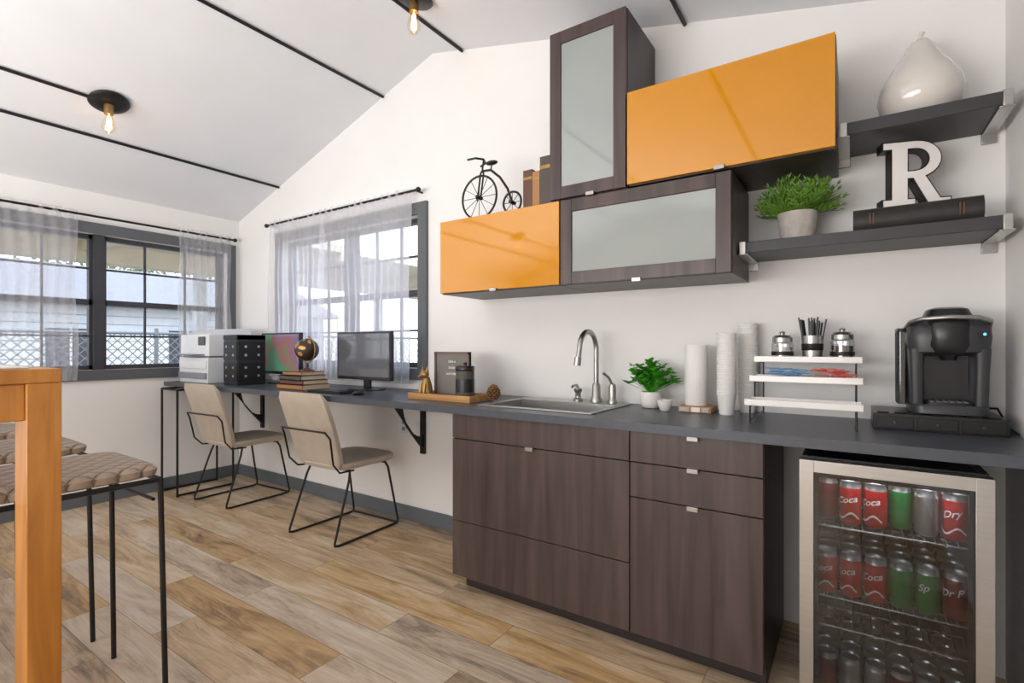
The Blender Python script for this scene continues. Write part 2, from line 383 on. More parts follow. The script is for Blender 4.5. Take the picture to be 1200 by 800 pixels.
# ------------------------------------------------------------------ outside
B().box(-34, 14, -16, 26, -.3, -.12, 'conc').done('ground')
b = B(); b.box(-7.2, XL-.35, -5, 8, 2.36, 2.45, 'beige')
for y in (-2,0,2,4,6): b.box(-7.1, XL-.35, y-.05, y+.05, 2.26, 2.36, 'beige')
b.box(-7.2, -7.0, -5, 8, 2.15, 2.45, 'beige')
for y in (-2.2,.6,3.2,6.2): b.box(-7.16,-7.04,y-.06,y+.06,-.12,2.15,'siding')
b.done('porch', smooth=False)
b = B()
y = -4
while y < 9:
    b.cyl((-9.2,y,-.1),(-9.2,y+1.5,1.4),.008,'fence',seg=4,caps=False); b.cyl((-9.21,y+1.5,-.1),(-9.21,y,1.4),.008,'fence',seg=4,caps=False); y += .13
for y in (-4,-1.5,1,3.5,6,8.5): b.cyl((-9.2,y,-.12),(-9.2,y,1.5),.03,'fence',seg=8)
b.cyl((-9.2,-4,1.42),(-9.2,10.5,1.42),.022,'fence',seg=8)
b.done('chain_link_fence')
b = B(); b.box(-19,-14,.5,10,-.12,2.1,'siding').prism([(-13.6,2.1),(-19.4,2.1),(-16.5,3.3)],'xz',.1,10.4,'roof')
for y in (1.4,3.3,5.6,7.6): b.box(-14.0,-13.96,y,y+.8,.7,1.6,'sash').box(-14.0,-13.94,y+.38,y+.42,.7,1.6,'siding')
for k in range(11): b.box(-14.015,-13.99,.5,10,.0+k*.19,.012+k*.19,'roof')
b.done('neighbour_house', smooth=False)
def tree(x, y, h, r):
    b = B(); b.cyl((x,y,-.12),(x,y,h*.75),.09,'bark',.03,seg=10)
    for k in range(14):
        a = random.uniform(0,6.28); z = h*random.uniform(.35,.7); q = r*random.uniform(.6,1)
        tip = Vector((x+q*math.cos(a), y+q*math.sin(a), z+q*.8)); b.tube([(x,y,z),(x+q*.5*math.cos(a),y+q*.5*math.sin(a),z+q*.3),tip],.02,'bark',5)
        for j in range(60):
            p = tip+Vector([random.gauss(0,.3) for _ in range(3)])
            d = Vector([random.uniform(-1,1) for _ in range(3)]).normalized(); e = d.orthogonal().normalized()*.06; d = d*.09
            b.add([p-d,p+e,p+d,p-e],[(0,1,2,3)],'bush')
    return b.done('tree', smooth=False)
tree(-22,6.5,5.4,1.8); tree(-23,10,5.0,2.2); tree(-21,-3,5,2); tree(-2.4,8.5,2.3,1.1); tree(-9.5,14,4,2.0); tree(-5.5,11.5,2.6,1.2)

# ------------------------------------------------------------------ ceiling tracks & lights
def conduit(x, y0, y1):
    b = B(); b.tube([(x,y0,ceilz(x)-.012),(x,y1,ceilz(x)-.012)], .010, 'blackm')
    return b.done('ceiling_conduit')
conduit(-4.161, YB, 2.52); conduit(-3.81, YB, 1.10); conduit(-2.834, YB, 2.52); conduit(-2.09, YB, 2.52); conduit(-.682, YB, 2.52)
def bulblight(x, y):
    z = ceilz(x); sl = math.atan(.32) if x < RX else -math.atan(.235)
    b = B()
    R = Matrix.Rotation(-sl, 4, 'Y')
    b.lathe(0,0,[(.10,-.002),(.105,-.012),(.095,-.022),(.06,-.03),(.05,-.032)],'blackm')
    b.v = [tuple(R @ Vector(v)) for v in b.v]
    b.lathe(0,0,[(.024,-.085),(.026,-.03),(.022,-.02)],'gold',20)
    b.lathe(0,0,[(.004,-.20),(.022,-.195),(.034,-.175),(.036,-.155),(.028,-.12),(.016,-.09),(.015,-.084)],'bulbg',20)
    for k in range(6):
        a = k*math.pi/3; c, s_ = math.cos(a)*.014, math.sin(a)*.014
        b.tube([(c*.5,s_*.5,-.10),(c,s_,-.17)], .0018, 'fil', seg=5)
    b.cyl((0,0,-.085),(0,0,-.16),.003,'fil',seg=6)
    ob = b.done('ceiling_bulb_light', loc=(x,y,z-.004))
bulblight(-3.80,1.19); bulblight(-1.957,1.957); bulblight(-3.8,-1.5); bulblight(-.9,-1.2)

# ------------------------------------------------------------------ base cabinets
X0, XM, X1, YF = -1.658, -.735, -.254, 1.923
b = B()
b.box(X0, X1, YF+.02, YW-.005, .08, .74, 'darkside')
b.box(XM-.02, X1, YF+.02, YW-.005, .74, .879, 'darkside')
b.box(X0, X0+.018, YF+.02, YW-.005, .74, .879, 'darkside').box(X0, XM, YF+.02, YF+.04, .74, .879, 'darkside')
b.box(X0+.03, X1-.01, YF+.075, YW-.005, 0, .08, 'toe')
b.box(X1-.018, X1, YF+.07, YW-.005, 0, .08, 'darkside')
g = .002
for (a,c,z0,z1) in ((X0,XM,.757,.876),(X0,XM,.352,.753),(X0,XM,.078,.348),(XM,X1,.757,.876),(XM,X1,.618,.753),(XM,X1,.078,.614)):
    b.box(a+g, c-g, YF, YF+.019, z0, z1, 'dark')
def pull(b, x, y, z, w=.04): b.box(x-w/2, x+w/2, y-.014, y+.001, z-.005, z+.003, 'chrome').box(x-w/2, x+w/2, y-.016, y-.012, z-.014, z+.003, 'chrome')
pull(b, -1.2, YF, .757); pull(b, -.49, YF, .875); pull(b, -.49, YF, .757); pull(b, -.49, YF, .617)
b.done('base_cabinet', bevel=.0015)

# counter with sink cut-out
sx0, sx1, sy0, sy1 = -1.54, -.955, 2.02, 2.37
b = B()
cx0, cx1, cy0, cy1 = XL+.004, XR-.003, 1.895, YW-.003
b.box(cx0, sx0, cy0, cy1, .88, .915, 'counter').box(sx1, cx1, cy0, cy1, .88, .915, 'counter')
b.box(sx0, sx1, cy0, sy0, .88, .915, 'counter').box(sx0, sx1, sy1, cy1, .88, .915, 'counter')
b.done('countertop', smooth=False)
b = B()
b.box(sx0-.02, sx1+.02, sy0-.02, sy0+.012, .9155, .921, 'steel').box(sx0-.02, sx1+.02, sy1-.012, 2.475, .9155, .921, 'steel')
b.box(sx0-.02, sx0+.012, sy0, sy1, .9155, .921, 'steel').box(sx1-.012, sx1+.02, sy0, sy1, .9155, .921, 'steel')
b.box(sx0+.004, sx1-.004, sy0+.004, sy1-.004, .76, .765, 'steel')
b.box(sx0+.002, sx0+.008, sy0+.002, sy1-.002, .76, .918, 'steel').box(sx1-.008, sx1-.002, sy0+.002, sy1-.002, .76, .918, 'steel')
b.box(sx0+.002, sx1-.002, sy0+.002, sy0+.008, .76, .918, 'steel').box(sx0+.002, sx1-.002, sy1-.008, sy1-.002, .76, .918, 'steel')
b.done('kitchen_sink', bevel=.002)
b = B(); fx, fy, fz = -1.11, 2.43, .9215
b.lathe(fx, fy, [(.032,0),(.032,.012),(.024,.03),(.021,.09),(.015,.10)], 'chrome', z=fz)
pts = [(fx,fy,fz+.08),(fx,fy,fz+.27)]
for i in range(0, 13):
    a = math.pi*i/12; pts.append((fx-.012*i/12, fy-.085+.085*math.cos(a), fz+.28+.085*math.sin(a)))
pts += [(fx-.014, fy-.175, fz+.25),(fx-.016, fy-.18, fz+.22)]
b.tube(pts, .0135, 'chrome', 14); b.cyl((fx-.016,fy-.18,fz+.235),(fx-.018,fy-.184,fz+.195),.018,'chrome')
b.lathe(-1.02, fy, [(.024,0),(.024,.01),(.018,.02),(.020,.075),(.017,.095),(.008,.102)], 'chrome', z=fz)
b.tube([(-1.02,fy,fz+.09),(-1.035,fy-.012,fz+.13),(-1.055,fy-.035,fz+.155)], .007, 'chrome')
b.done('sink_faucet')
b = B()
b.lathe(-1.215, fy, [(.026,0),(.026,.010),(.016,.018),(.014,.04),(.021,.052),(.021,.066),(.008,.072)], 'chrome', z=fz)
b.tube([(-1.215,fy,fz+.068),(-1.217,fy-.01,fz+.085),(-1.22,fy-.05,fz+.083),(-1.221,fy-.058,fz+.074)], .0065, 'chrome')
b.done('soap_dispenser')

# desk brackets and leg frame
for x in (-2.434, -4.42):
    b = B()
    b.box(x-.02, x+.02, YW-.02, YW-.001, .48, .879, 'blackm').box(x-.02, x+.02, YW-.29, YW-.001, .862, .879, 'blackm')
    b.prism([(YW-.02,.52),(YW-.02,.60)]+[(YW-.02-.19*math.sin(a/10*math.pi/2), .60+.25*(1-math.cos(a/10*math.pi/2))) for a in range(1,11)]+[(YW-.25,.862),(YW-.29,.862),(YW-.25,.80)], 'yz', x-.012, x+.012, 'blackm')
    b.done('shelf_bracket', smooth=False)
b = B()
for y in (1.86, 2.3):
    for x in (-4.78, -4.5): b.tube([(x,y,.0),(x,y,.86)], .009, 'blackm')
b.tube([(-4.78,1.86,.86),(-4.5,1.86,.86),(-4.5,2.3,.86),(-4.78,2.3,.86)], .009, 'blackm', closed=True)
b.tube([(-4.78,1.86,.012),(-4.78,2.3,.012)], .009, 'blackm'); b.tube([(-4.5,1.86,.012),(-4.5,2.3,.012)], .009, 'blackm')
b.done('metal_leg_frame')

# ------------------------------------------------------------------ upper cabinets
YU = 2.13; YE = YW-.002
def carcass(b, x0, x1, z0, z1):
    b.box(x0, x1, YU+.021, YE, z0, z1, 'darkside')
b = B(); carcass(b, -1.927, -1.165, 1.503, 1.908)
b.box(-1.925, -1.167, YU, YU+.019, 1.508, 1.907, 'orange'); pull(b, -1.55, YU, 1.512)
b.done('yellow_wall_cabinet', bevel=.0015)
b = B(); carcass(b, -.827, -.05, 1.92, 2.33)
b.box(-.826, -.052, YU, YU+.019, 1.924, 2.329, 'orange'); pull(b, -.44, YU, 1.927)
b.done('yellow_wall_cabinet', bevel=.0015)
def glassdoor(name, x0, x1, z0, z1, w, px, pz):
    b = B(); carcass(b, x0, x1, z0, z1)
    a, c, p, q = x0+.002, x1-.002, z0+.002, z1-.002
    b.box(a, a+w, YU, YU+.019, p, q, 'dark').box(c-w, c, YU, YU+.019, p, q, 'dark')
    b.box(a+w, c-w, YU, YU+.019, p, p+w, 'dark').box(a+w, c-w, YU, YU+.019, q-w, q, 'dark')
    b.box(a+w, c-w, YU+.008, YU+.013, p+w, q-w, 'frost')
    pull(b, px, YU, pz); return b.done(name, bevel=.0015)
glassdoor('glass_wall_cabinet', -1.161, -.396, 1.503, 1.908, .058, -.78, 1.507)
glassdoor('glass_wall_cabinet', -1.219, -.831, 1.914, 2.718, .058, -1.0, 1.919)

# shelves
for (x0, z) in ((-.388, 1.638), (-.042, 2.04)):
    b = B(); b.box(x0, .427, 2.25, YW-.004, z-.045, z, 'shelf')
    for x in (x0+.012, .415):
        b.box(x-.02, x+.02, 2.252, YW-.003, z-.052, z-.046, 'steel').box(x-.022, x+.022, YW-.012, YW-.002, z-.085, z-.046, 'steel')
        b.box(x-.012, x+.012, 2.243, 2.249, z-.052, z+.002, 'steel')
    b.done('wall_shelf', bevel=.002)

# ------------------------------------------------------------------ beverage fridge
fx0, fx1, fy0 = -.145, .323, 1.885
b = B()
b.box(fx0+.004, fx0+.03, fy0+.045, 2.44, .015, .85, 'black').box(fx1-.03, fx1-.004, fy0+.045, 2.44, .015, .85, 'black')
b.box(fx0+.03, fx1-.03, fy0+.045, 2.44, .82, .85, 'black').box(fx0+.03, fx1-.03, fy0+.045, 2.44, .015, .04, 'black')
b.box(fx0+.03, fx1-.03, 2.40, 2.44, .04, .82, 'liner')
b.box(fx0+.03, fx0+.034, fy0+.05, 2.40, .04, .82, 'liner').box(fx1-.034, fx1-.03, fy0+.05, 2.40, .04, .82, 'liner')
b.box(fx0, fx0+.04, fy0, fy0+.04, .025, .845, 'steel').box(fx1-.04, fx1, fy0, fy0+.04, .025, .845, 'steel')
b.box(fx0+.04, fx1-.04, fy0, fy0+.04, .807, .845, 'steel').box(fx0+.04, fx1-.04, fy0, fy0+.04, .025, .05, 'steel')
b.box(fx0+.04, fx1-.04, fy0+.012, fy0+.018, .05, .807, 'fglass')
b.box(fx0+.04, fx0+.052, fy0+.02, fy0+.036, .05, .807, 'black').box(fx1-.052, fx1-.04, fy0+.02, fy0+.036, .05, .807, 'black')
b.box(fx0+.052, fx1-.052, fy0+.022, fy0+.036, .79, .807, 'black')
for x in (fx0+.05, fx1-.05):
    for y in (fy0+.08, 2.38): b.cyl((x,y,0),(x,y,.015),.02,'black',seg=12)
shz = (.058, .395, .625)
for z in shz+(.30,):
    for i in range(16):
        x = fx0+.04+i*(fx1-fx0-.08)/15; b.cyl((x,fy0+.07,z),(x,2.39,z),.002,'alu',seg=6)
    for y in (fy0+.07, 2.1, 2.25, 2.39): b.cyl((fx0+.035,y,z-.003),(fx1-.035,y,z-.003),.003,'alu',seg=6)
b.done('beverage_fridge', bevel=.0015)
b = B(); cr = .031; ch = .138
def can(b, x, y, z, m, txt, rot=.45):
    b.lathe(x,y,[(.024,0),(.027,.003),(cr,.014),(cr,ch-.018)],m,20,z)
    b.lathe(x,y,[(cr,ch-.018),(.027,ch-.004),(.028,ch-.001),(.026,ch),(.024,ch-.006)],'alu',20,z)
    if txt:
        mm = 'paper'
        b.text(txt, .029, lambda u,v: (x+(cr+.0012)*math.sin(u/cr-rot), y-(cr+.0012)*math.cos(u/cr-rot), z+ch*.58+v+.25*u), mm)
        if m == 'red':
            pts = [(u*.004, .030+.010*math.sin(u*.45)) for u in range(-9,10)]
            vs = []
            for (u,v) in pts:
                for w in (-.003,.003): vs.append((x+(cr+.0012)*math.sin(u/cr-rot), y-(cr+.0012)*math.cos(u/cr-rot), z+v+w))
            b.add(vs, [(2*i,2*i+1,2*i+3,2*i+2) for i in range(len(pts)-1)], mm)
cols = [('red','Coca'),('red','Coca'),('red','Coca'),('green',None),('green','Sp'),('maroon','Dr P')]
row1 = [('maroon',None),('red','Coca'),('red','Coca'),('green',None),('alu',None),('red','Dry')]
for si, z in enumerate(shz):
    for r in range(5):
        for k in range(6):
            x = fx0+.073+k*.0655+random.uniform(-.0015,.0015); y = fy0+.11+r*.0745+random.uniform(-.003,.003)
            rot = .45+random.uniform(-.2,.2)
            if si == 0: m, tx = ('alu', None) if (k+r) % 3 else ('maroon', None)
            elif si == 1: m, tx = cols[k]
            else: m, tx = row1[k]
            if si == 2:
                if r == 4: continue
                y += .055 if k in (0,3) else .02
            can(b, x, y, z+.0025, m, tx if r == 0 else None, rot)
b.done('soda_cans')
L = bpy.data.lights.new('fridge_led','AREA'); L.energy = .8; L.size = .36; L.size_y = .04; L.shape = 'RECTANGLE'
o = bpy.data.objects.new('fridge_led', L); sc.collection.objects.link(o); o.location = ((fx0+fx1)/2, fy0+.06, .812); o.rotation_euler = (math.radians(18),0,0)

# ------------------------------------------------------------------ chairs
def chair(x, y, rz=0):
    b = B()
    b.loft([(0,.02,.44,.19,.21),(0,.02,.448,.215,.235),(0,.02,.47,.225,.245),(0,.02,.487,.22,.24),(0,.015,.494,.19,.21)], 'leather')
    secs = []
    for i in range(12):
        f = i/11; z = .455+.475*f; w = .205+.018*math.sin(f*math.pi*.8); th = .022 if 0 < i < 11 else .010
        if i in (0,11): w -= .02
        secs.append((0, -.20-.15*f**1.2, z, w, th))
    b.loft(secs, 'leather', p=7)
    r = .0075
    for s in (-1,1):
        b.tube([(s*.19,.16,.438),(s*.20,.18,.40),(s*.222,.25,.03),(s*.222,.245,.012),(s*.222,.22,.0085),(s*.222,-.24,.0085),(s*.222,-.27,.015),(s*.222,-.268,.035),(s*.205,-.15,.38),(s*.19,-.13,.438)], r, 'blackm')
    b.tube([(-.19,.16,.435),(.19,.16,.435)], r, 'blackm'); b.tube([(-.19,-.13,.435),(.19,-.13,.435)], r, 'blackm')
    b.tube([(-.222,.245,.012),(.222,.245,.012)], r, 'blackm')
    b.tube([(-.19,-.10,.432),(-.205,-.22,.44),(-.215,-.275,.50),(-.225,-.305,.66),(-.21,-.33,.70),(.21,-.33,.70),(.225,-.305,.66),(.215,-.275,.50),(.205,-.22,.44),(.19,-.10,.432)], .006, 'blackm')
    b.done('dining_chair', loc=(x,y,0), rz=rz)
chair(-2.80, 2.175, .03); chair(-4.08, 2.175, .05)

# ------------------------------------------------------------------ bar table and stools
b = B()
tx0, tx1, ty0, ty1 = -3.9, -1.65, -.45, .42
b.box(tx0, tx1, ty0, ty1, 1.120, 1.155, 'pine').box(tx0+.05, tx1-.05, ty0+.05, ty1-.05, 1.1552, 1.160, 'ttop')
for x in (tx0, tx1-.10):
    for y in (ty0, ty1-.066): b.box(x, x+.10, y, y+.066, 0, 1.120, 'pine')
b.box(tx0+.1, tx1-.1, ty0+.02, ty0+.045, 1.03, 1.120, 'pine'); b.box(tx0+.1, tx1-.1, ty1-.05, ty1-.025, 1.03, 1.120, 'pine')
b.box(tx1-.04, tx1-.012, ty0+.066, ty1-.066, 1.03, 1.120, 'pine'); b.box(tx0+.012, tx0+.04, ty0+.066, ty1-.066, 1.03, 1.120, 'pine')
b.done('bar_table', bevel=.003)
def stool(x, y):
    b = B()
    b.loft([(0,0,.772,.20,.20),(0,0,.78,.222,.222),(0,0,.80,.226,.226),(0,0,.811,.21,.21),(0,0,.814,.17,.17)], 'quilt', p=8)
    q = .215; r = .009
    b.tube([(-q,-q,.762),(q,-q,.762),(q,q,.762),(-q,q,.762)], r, 'blackm', closed=True)
    for sx in (-1,1):
        for sy in (-1,1): b.tube([(sx*q,sy*q,.765),(sx*(q+.012),sy*(q+.012),0)], r, 'blackm')
    b.tube([(-q-.008,-q-.008,.26),(q+.008,-q-.008,.26)], r, 'blackm')
    b.tube([(-q,q-.02,.70),(q,q-.02,.70)], .006, 'blackm')
    b.done('bar_stool', loc=(x,y,0))
stool(-2.155,.535); stool(-2.815,.53); stool(-3.465,.53)

# ------------------------------------------------------------------ decor
b = B()
prof = [(.03,0),(.09,.006),(.120,.045),(.130,.09),(.122,.135),(.098,.18),(.070,.222),(.052,.25),(.042,.275),(.028,.293),(.012,.302),(.006,.30)]
b.lathe(.205, 2.39, prof, 'pear', 40, 2.041)
b.tube([(.205,2.39,2.335),(.206,2.388,2.355),(.212,2.385,2.368)], .009, 'pear'); b.done('ceramic_pear')
def offs(p, d):
    n = len(p); A = sum(p[i][0]*p[(i+1)%n][1]-p[(i+1)%n][0]*p[i][1] for i in range(n)); sg = 1 if A > 0 else -1; o = []
    for i in range(n):
        a, c, e = Vector(p[i-1]), Vector(p[i]), Vector(p[(i+1)%n]); u = (c-a).normalized(); v = (e-c).normalized()
        n1 = Vector((u.y,-u.x))*sg; n2 = Vector((v.y,-v.x))*sg; m = n1+n2
        m = m/(max(.35,1+n1.dot(n2))); o.append((c.x+m.x*d, c.y+m.y*d))
    return o
b = B()
parts = [[(.03,0),(.085,0),(.085,.25),(.03,.25)], [(.0,0),(.11,0),(.11,.028),(.0,.028)], [(.0,.222),(.05,.222),(.05,.25),(.0,.25)],
 [(.08,.25),(.11,.25)]+arc(.11,.178,.072,90,-90,12,.085)+[(.08,.106),(.08,.135),(.11,.135)]+arc(.11,.178,.042,-90,90,12,.045)+[(.08,.22)],
 [(.095,.12),(.14,.12),(.195,.02),(.195,.0),(.155,.0)], [(.145,0),(.225,0),(.225,.026),(.16,.026)]]
for i, p in enumerate(parts):
    pp = [(u-.11, v+.005) for u,v in p]; e = i*.0002
    b.prism(offs(pp,.003), 'xz', .003-e, .050+e, 'blackm'); b.prism(offs(pp,-.002), 'xz', -e, .0028-e, 'white')
o = b.done('letter_r_sign', loc=(.190,2.355,1.7205), rz=.30, smooth=False); o.scale = (.93,1,.95)
b = B(); b.box(.0,.365,2.29,2.50,1.639,1.645,'bk3').box(.0,.365,2.29,2.50,1.711,1.719,'bk3').box(.006,.359,2.30,2.495,1.645,1.711,'pages')
b.prism([(2.292,1.639)]+[(2.292-.014*math.sin(math.pi*k/8), 1.639+.08*k/8) for k in range(1,8)]+[(2.292,1.719),(2.302,1.719),(2.302,1.639)], 'yz', 0, .365, 'bk3')
for x in (.05,.06,.3,.31): b.box(x,x+.004,2.274,2.28,1.66,1.70,'bk1')
b.done('large_book')
def leaf(b, p, d, L_, w, m):
    d = Vector(d).normalized(); s = d.cross(Vector((0,0,1)))
    s = s.normalized() if s.length > .01 else Vector((1,0,0)); p = Vector(p); n = s.cross(d)
    b.add([p, p+d*L_*.45+s*w+n*.002, p+d*L_, p+d*L_*.45-s*w+n*.002, p+d*L_*.5-n*w*.3], [(0,1,4),(1,2,4),(2,3,4),(3,0,4)], m)
def pottedgrass(x, y, z):
    b = B()
    b.lathe(x,y,[(.058,0),(.062,.004),(.074,.11),(.076,.118),(.068,.118),(.066,.104),(.001,.10)],'concrete',32,z)
    for k in range(190):
        a = random.uniform(0,6.283); el = random.uniform(.3,1.5); ln = random.uniform(.09,.15)
        p = Vector((x+.05*math.cos(a)*random.random(), y+.05*math.sin(a)*random.random(), z+.105)); d = Vector((math.cos(a)*math.cos(el), math.sin(a)*math.cos(el)*.8, math.sin(el)))
        pts = [p]
        for i in range(5):
            q = pts[-1]+d*ln/5
            if q.z > 1.895 or q.x < -.335 or q.y > 2.49: break
            pts.append(q); d.z -= .07; d.normalize()
        if len(pts) < 2: continue
        b.tube(pts, .0014, 'leaf2', seg=3)
        for i in range(1,len(pts)):
            for sg in (-1,1):
                dd = d.copy(); rr = Vector((-math.sin(a),math.cos(a),0))*sg*.8+dd*.9+Vector((0,0,.35)); leaf(b, pts[i], rr, .030, .0055, 'leaf2')
    b.v = [(X, min(Y,2.51), min(Z,1.915)) for X,Y,Z in b.v]
    b.done('potted_fern')
pottedgrass(-.190, 2.385, 1.639)
def pottedherb(x, y, z):
    b = B()
    b.lathe(x,y,[(.036,0),(.042,.004),(.052,.03),(.05,.075),(.043,.078),(.041,.066),(.001,.064)],'white',28,z)
    for k in range(120):
        a = random.uniform(0,6.283); el = random.uniform(.1,1.55); ln = random.uniform(.05,.14)
        d = Vector((math.cos(a)*math.cos(el), math.sin(a)*math.cos(el)*.65, math.sin(el)))
        p = Vector((x,y,z+.068)); q = p+d*ln+Vector((0,0,.035)); b.tube([p,q], .0012, 'leaf', seg=3)
        for i in range(6):
            aa = random.uniform(0,6.283); leaf(b, q-d*random.uniform(0,.025), (math.cos(aa),math.sin(aa),random.uniform(-.2,.8)), .032, .013, 'leaf')
    b.v = [(X, min(Y,2.52), Z) for X,Y,Z in b.v]
    b.done('potted_herb')
pottedherb(-.81, 2.40, .9155)
b = B(); b.lathe(-.715,2.31,[(.018,0),(.022,.003),(.033,.035),(.036,.05),(.033,.05),(.03,.036),(.001,.01)],'white',24,.9155); b.done('small_white_cup')
b = B(); b.box(-.655,-.515,2.315,2.45,.9155,.943,'tray').box(-.648,-.605,2.309,2.315,.919,.940,'concrete').box(-.598,-.560,2.309,2.315,.919,.940,'paper').box(-.553,-.522,2.309,2.315,.919,.940,'concrete'); b.done('wooden_box', bevel=.002)
b = B(); b.lathe(-.595,2.39,[(.048,0),(.05,.003),(.05,.270),(.048,.273),(.018,.273),(.018,.25)],'paper',32,.9435); b.done('paper_towel_roll')
def cups(x, y, z, n, r, pitch=.011, h=.09):
    b = B(); prof = []
    for k in range(n):
        zz = h+k*pitch
        prof += [(r*.94,zz-pitch+.001),(r*.95,zz-.004),(r*1.02,zz-.003),(r*1.02,zz)]
    prof = [(r*.7,0)]+[(r*.72,.002),(r*.93,h-pitch)]+prof+[(r*.9,h+(n-1)*pitch),(r*.7,h+(n-1)*pitch-.05)]
    b.lathe(x,y,prof,'paper',28,z); b.done('paper_cup_stack')
cups(-.455,2.34,.9155,25,.041); cups(-.392,2.47,.9155,29,.042)
# three tier rack
b = B()
for (y, z) in ((2.16,1.0),(2.275,1.085),(2.39,1.16)):
    x0, x1 = -.345, .03
    b.box(x0,x1,y-.058,y+.058,z-.014,z-.006,'white'); b.box(x0,x1,y-.060,y-.053,z-.012,z+.010,'white').box(x0,x1,y+.053,y+.060,z-.012,z+.010,'white')
    b.box(x0,x0+.006,y-.053,y+.053,z-.006,z+.010,'white').box(x1-.006,x1,y-.053,y+.053,z-.006,z+.010,'white')
for x in (-.325, .01):
    b.tube([(x,2.10,.918),(x,2.10,.983),(x,2.215,.983),(x,2.215,1.068),(x,2.33,1.068),(x,2.33,1.143),(x,2.45,1.143),(x,2.45,.918)], .0035, 'blackm', seg=6)
    b.tube([(x,2.10,.93),(x,2.45,.93)], .0035, 'blackm', seg=6)
b.done('tiered_rack', bevel=.001)
b = B()
for k in range(60):
    x = random.uniform(-.30,-.15) if k < 30 else random.uniform(-.12,-.01); m = 'blue' if k < 30 else 'redp'
    y = random.uniform(2.25,2.28); z = 1.083+.0014*(k%30); a = random.uniform(-.3,.3); c, s_ = math.cos(a), math.sin(a)
    vs = [(x+c*u-s_*v, y+s_*u+c*v, z+w+abs(u)*.05) for w in (0,.002) for u,v in ((-.024,-.016),(.024,-.016),(.024,.016),(-.024,.016))]
    b.hexa(vs, m)
b.done('sweetener_packets')
for (x, h) in ((-.245,.088),(-.035,.098)):
    b = B(); z = 1.1545
    b.lathe(x,2.385,[(.036,0),(.04,.003),(.041,h-.02),(.034,h-.012)],'jar',28,z)
    b.lathe(x,2.385,[(.035,.003),(.036,h*.6),(.001,h*.62)],'white' if x < -.1 else 'bk4',24,z)
    b.lathe(x,2.385,[(.038,h-.014),(.038,h+.004),(.03,h+.014),(.010,h+.017),(.009,h+.022),(.012,h+.028),(.004,h+.032)],'chrome',28,z)
    b.lathe(x,2.385,[(.0415,.02),(.042,.022),(.042,.034),(.0415,.036)],'blackm',28,z)
    b.done('glass_jar')
b = B(); z = 1.1545
b.lathe(-.137,2.385,[(.034,0),(.036,.002),(.039,.10),(.035,.10),(.032,.006),(.001,.005)],'chrome',28,z)
b.lathe(-.137,2.385,[(.037,.04),(.0385,.042),(.0395,.066),(.038,.068)],'blackm',28,z)
for k in range(26):
    a = random.uniform(0,6.283); q = random.uniform(0,.024); x, y = -.137+q*math.cos(a), 2.385+q*math.sin(a)
    b.tube([(x,y,z+.012),(x+1.2*q*math.cos(a),y+.6*q*math.sin(a),z+random.uniform(.15,.175))], .0035, 'black', seg=6)
b.done('straw_holder')
# coffee maker + drawer
b = B(); b.box(.06,.42,2.25,2.515,.9155,.972,'black')
for k in range(3): b.box(.068+k*.118,.068+k*.118+.108,2.243,2.25,.922,.962,'blackm').cyl((.122+k*.118,2.243,.942),(.122+k*.118,2.239,.942),.006,'kbody',seg=12)
for k in range(7): b.cyl((.09+k*.05,2.275,.972),(.09+k*.05,2.275,.9755),.018,'blackm',seg=16)
b.done('pod_drawer', bevel=.003)
b = B(); cx, z = .262, .0
b.loft([(cx,2.385,z,.104,.112),(cx,2.385,z+.022,.106,.112),(cx,2.385,z+.028,.10,.107)], 'kbody', p=6)
b.loft([(cx,2.325,z+.028,.062,.046),(cx,2.325,z+.036,.062,.046)], 'blackm', p=6)
for k in range(6): b.box(cx-.05+k*.018,cx-.04+k*.018,2.29,2.36,z+.036,z+.038,'greyp')
b.loft([(cx,2.45,z+.025,.10,.055),(cx,2.45,z+.21,.104,.055)], 'kbody', p=6)
for s in (-1,1):
    b.loft([(cx+s*.083,2.385,z+.025,.021,.092),(cx+s*.085,2.38,z+.12,.021,.092),(cx+s*.086,2.378,z+.20,.024,.098)], 'kbody', p=5)
b.box(cx-.062,cx+.062,2.385,2.396,z+.03,z+.2,'black')
b.loft([(cx,2.385,z+.178,.098,.09),(cx,2.378,z+.19,.110,.104),(cx,2.376,z+.235,.115,.108),(cx,2.378,z+.268,.112,.106),(cx,2.384,z+.288,.098,.096)], 'kbody', p=4.5)
b.loft([(cx,2.340,z+.185,.050,.072),(cx,2.335,z+.21,.062,.080),(cx,2.342,z+.262,.064,.084),(cx,2.350,z+.30,.066,.085),(cx,2.356,z+.322,.056,.075),(cx,2.36,z+.328,.04,.055)], 'black', p=3.2)
b.tube([(cx-.112,2.36,z+.266),(cx-.104,2.29,z+.283),(cx-.072,2.258,z+.292),(cx,2.246,z+.295),(cx+.072,2.258,z+.292),(cx+.104,2.29,z+.283),(cx+.112,2.36,z+.266)], .007, 'chrome', 10)
b.cyl((cx,2.315,z+.165),(cx,2.315,z+.19),.020,'black',.03,seg=20)
b.loft([(cx-.122,2.42,z+.02,.014,.075),(cx-.122,2.42,z+.255,.015,.078)], 'tank', p=5)
b.loft([(cx-.122,2.42,z+.257,.016,.08),(cx-.122,2.42,z+.266,.015,.078)], 'black', p=5)
b.cyl((cx+.086,2.285,z+.243),(cx+.086,2.268,z+.243),.013,'black',seg=20); b.cyl((cx+.086,2.268,z+.243),(cx+.086,2.266,z+.243),.004,'led',seg=12)
b.v = [(.275+(X-cx)*1.02, Y, .9765+Z*1.13) for X,Y,Z in b.v]
b.tube([(.36,2.48,.985),(.425,2.45,.99),(.445,2.40,.93),(.45,2.30,.922)], .004, 'black')
b.done('coffee_maker')

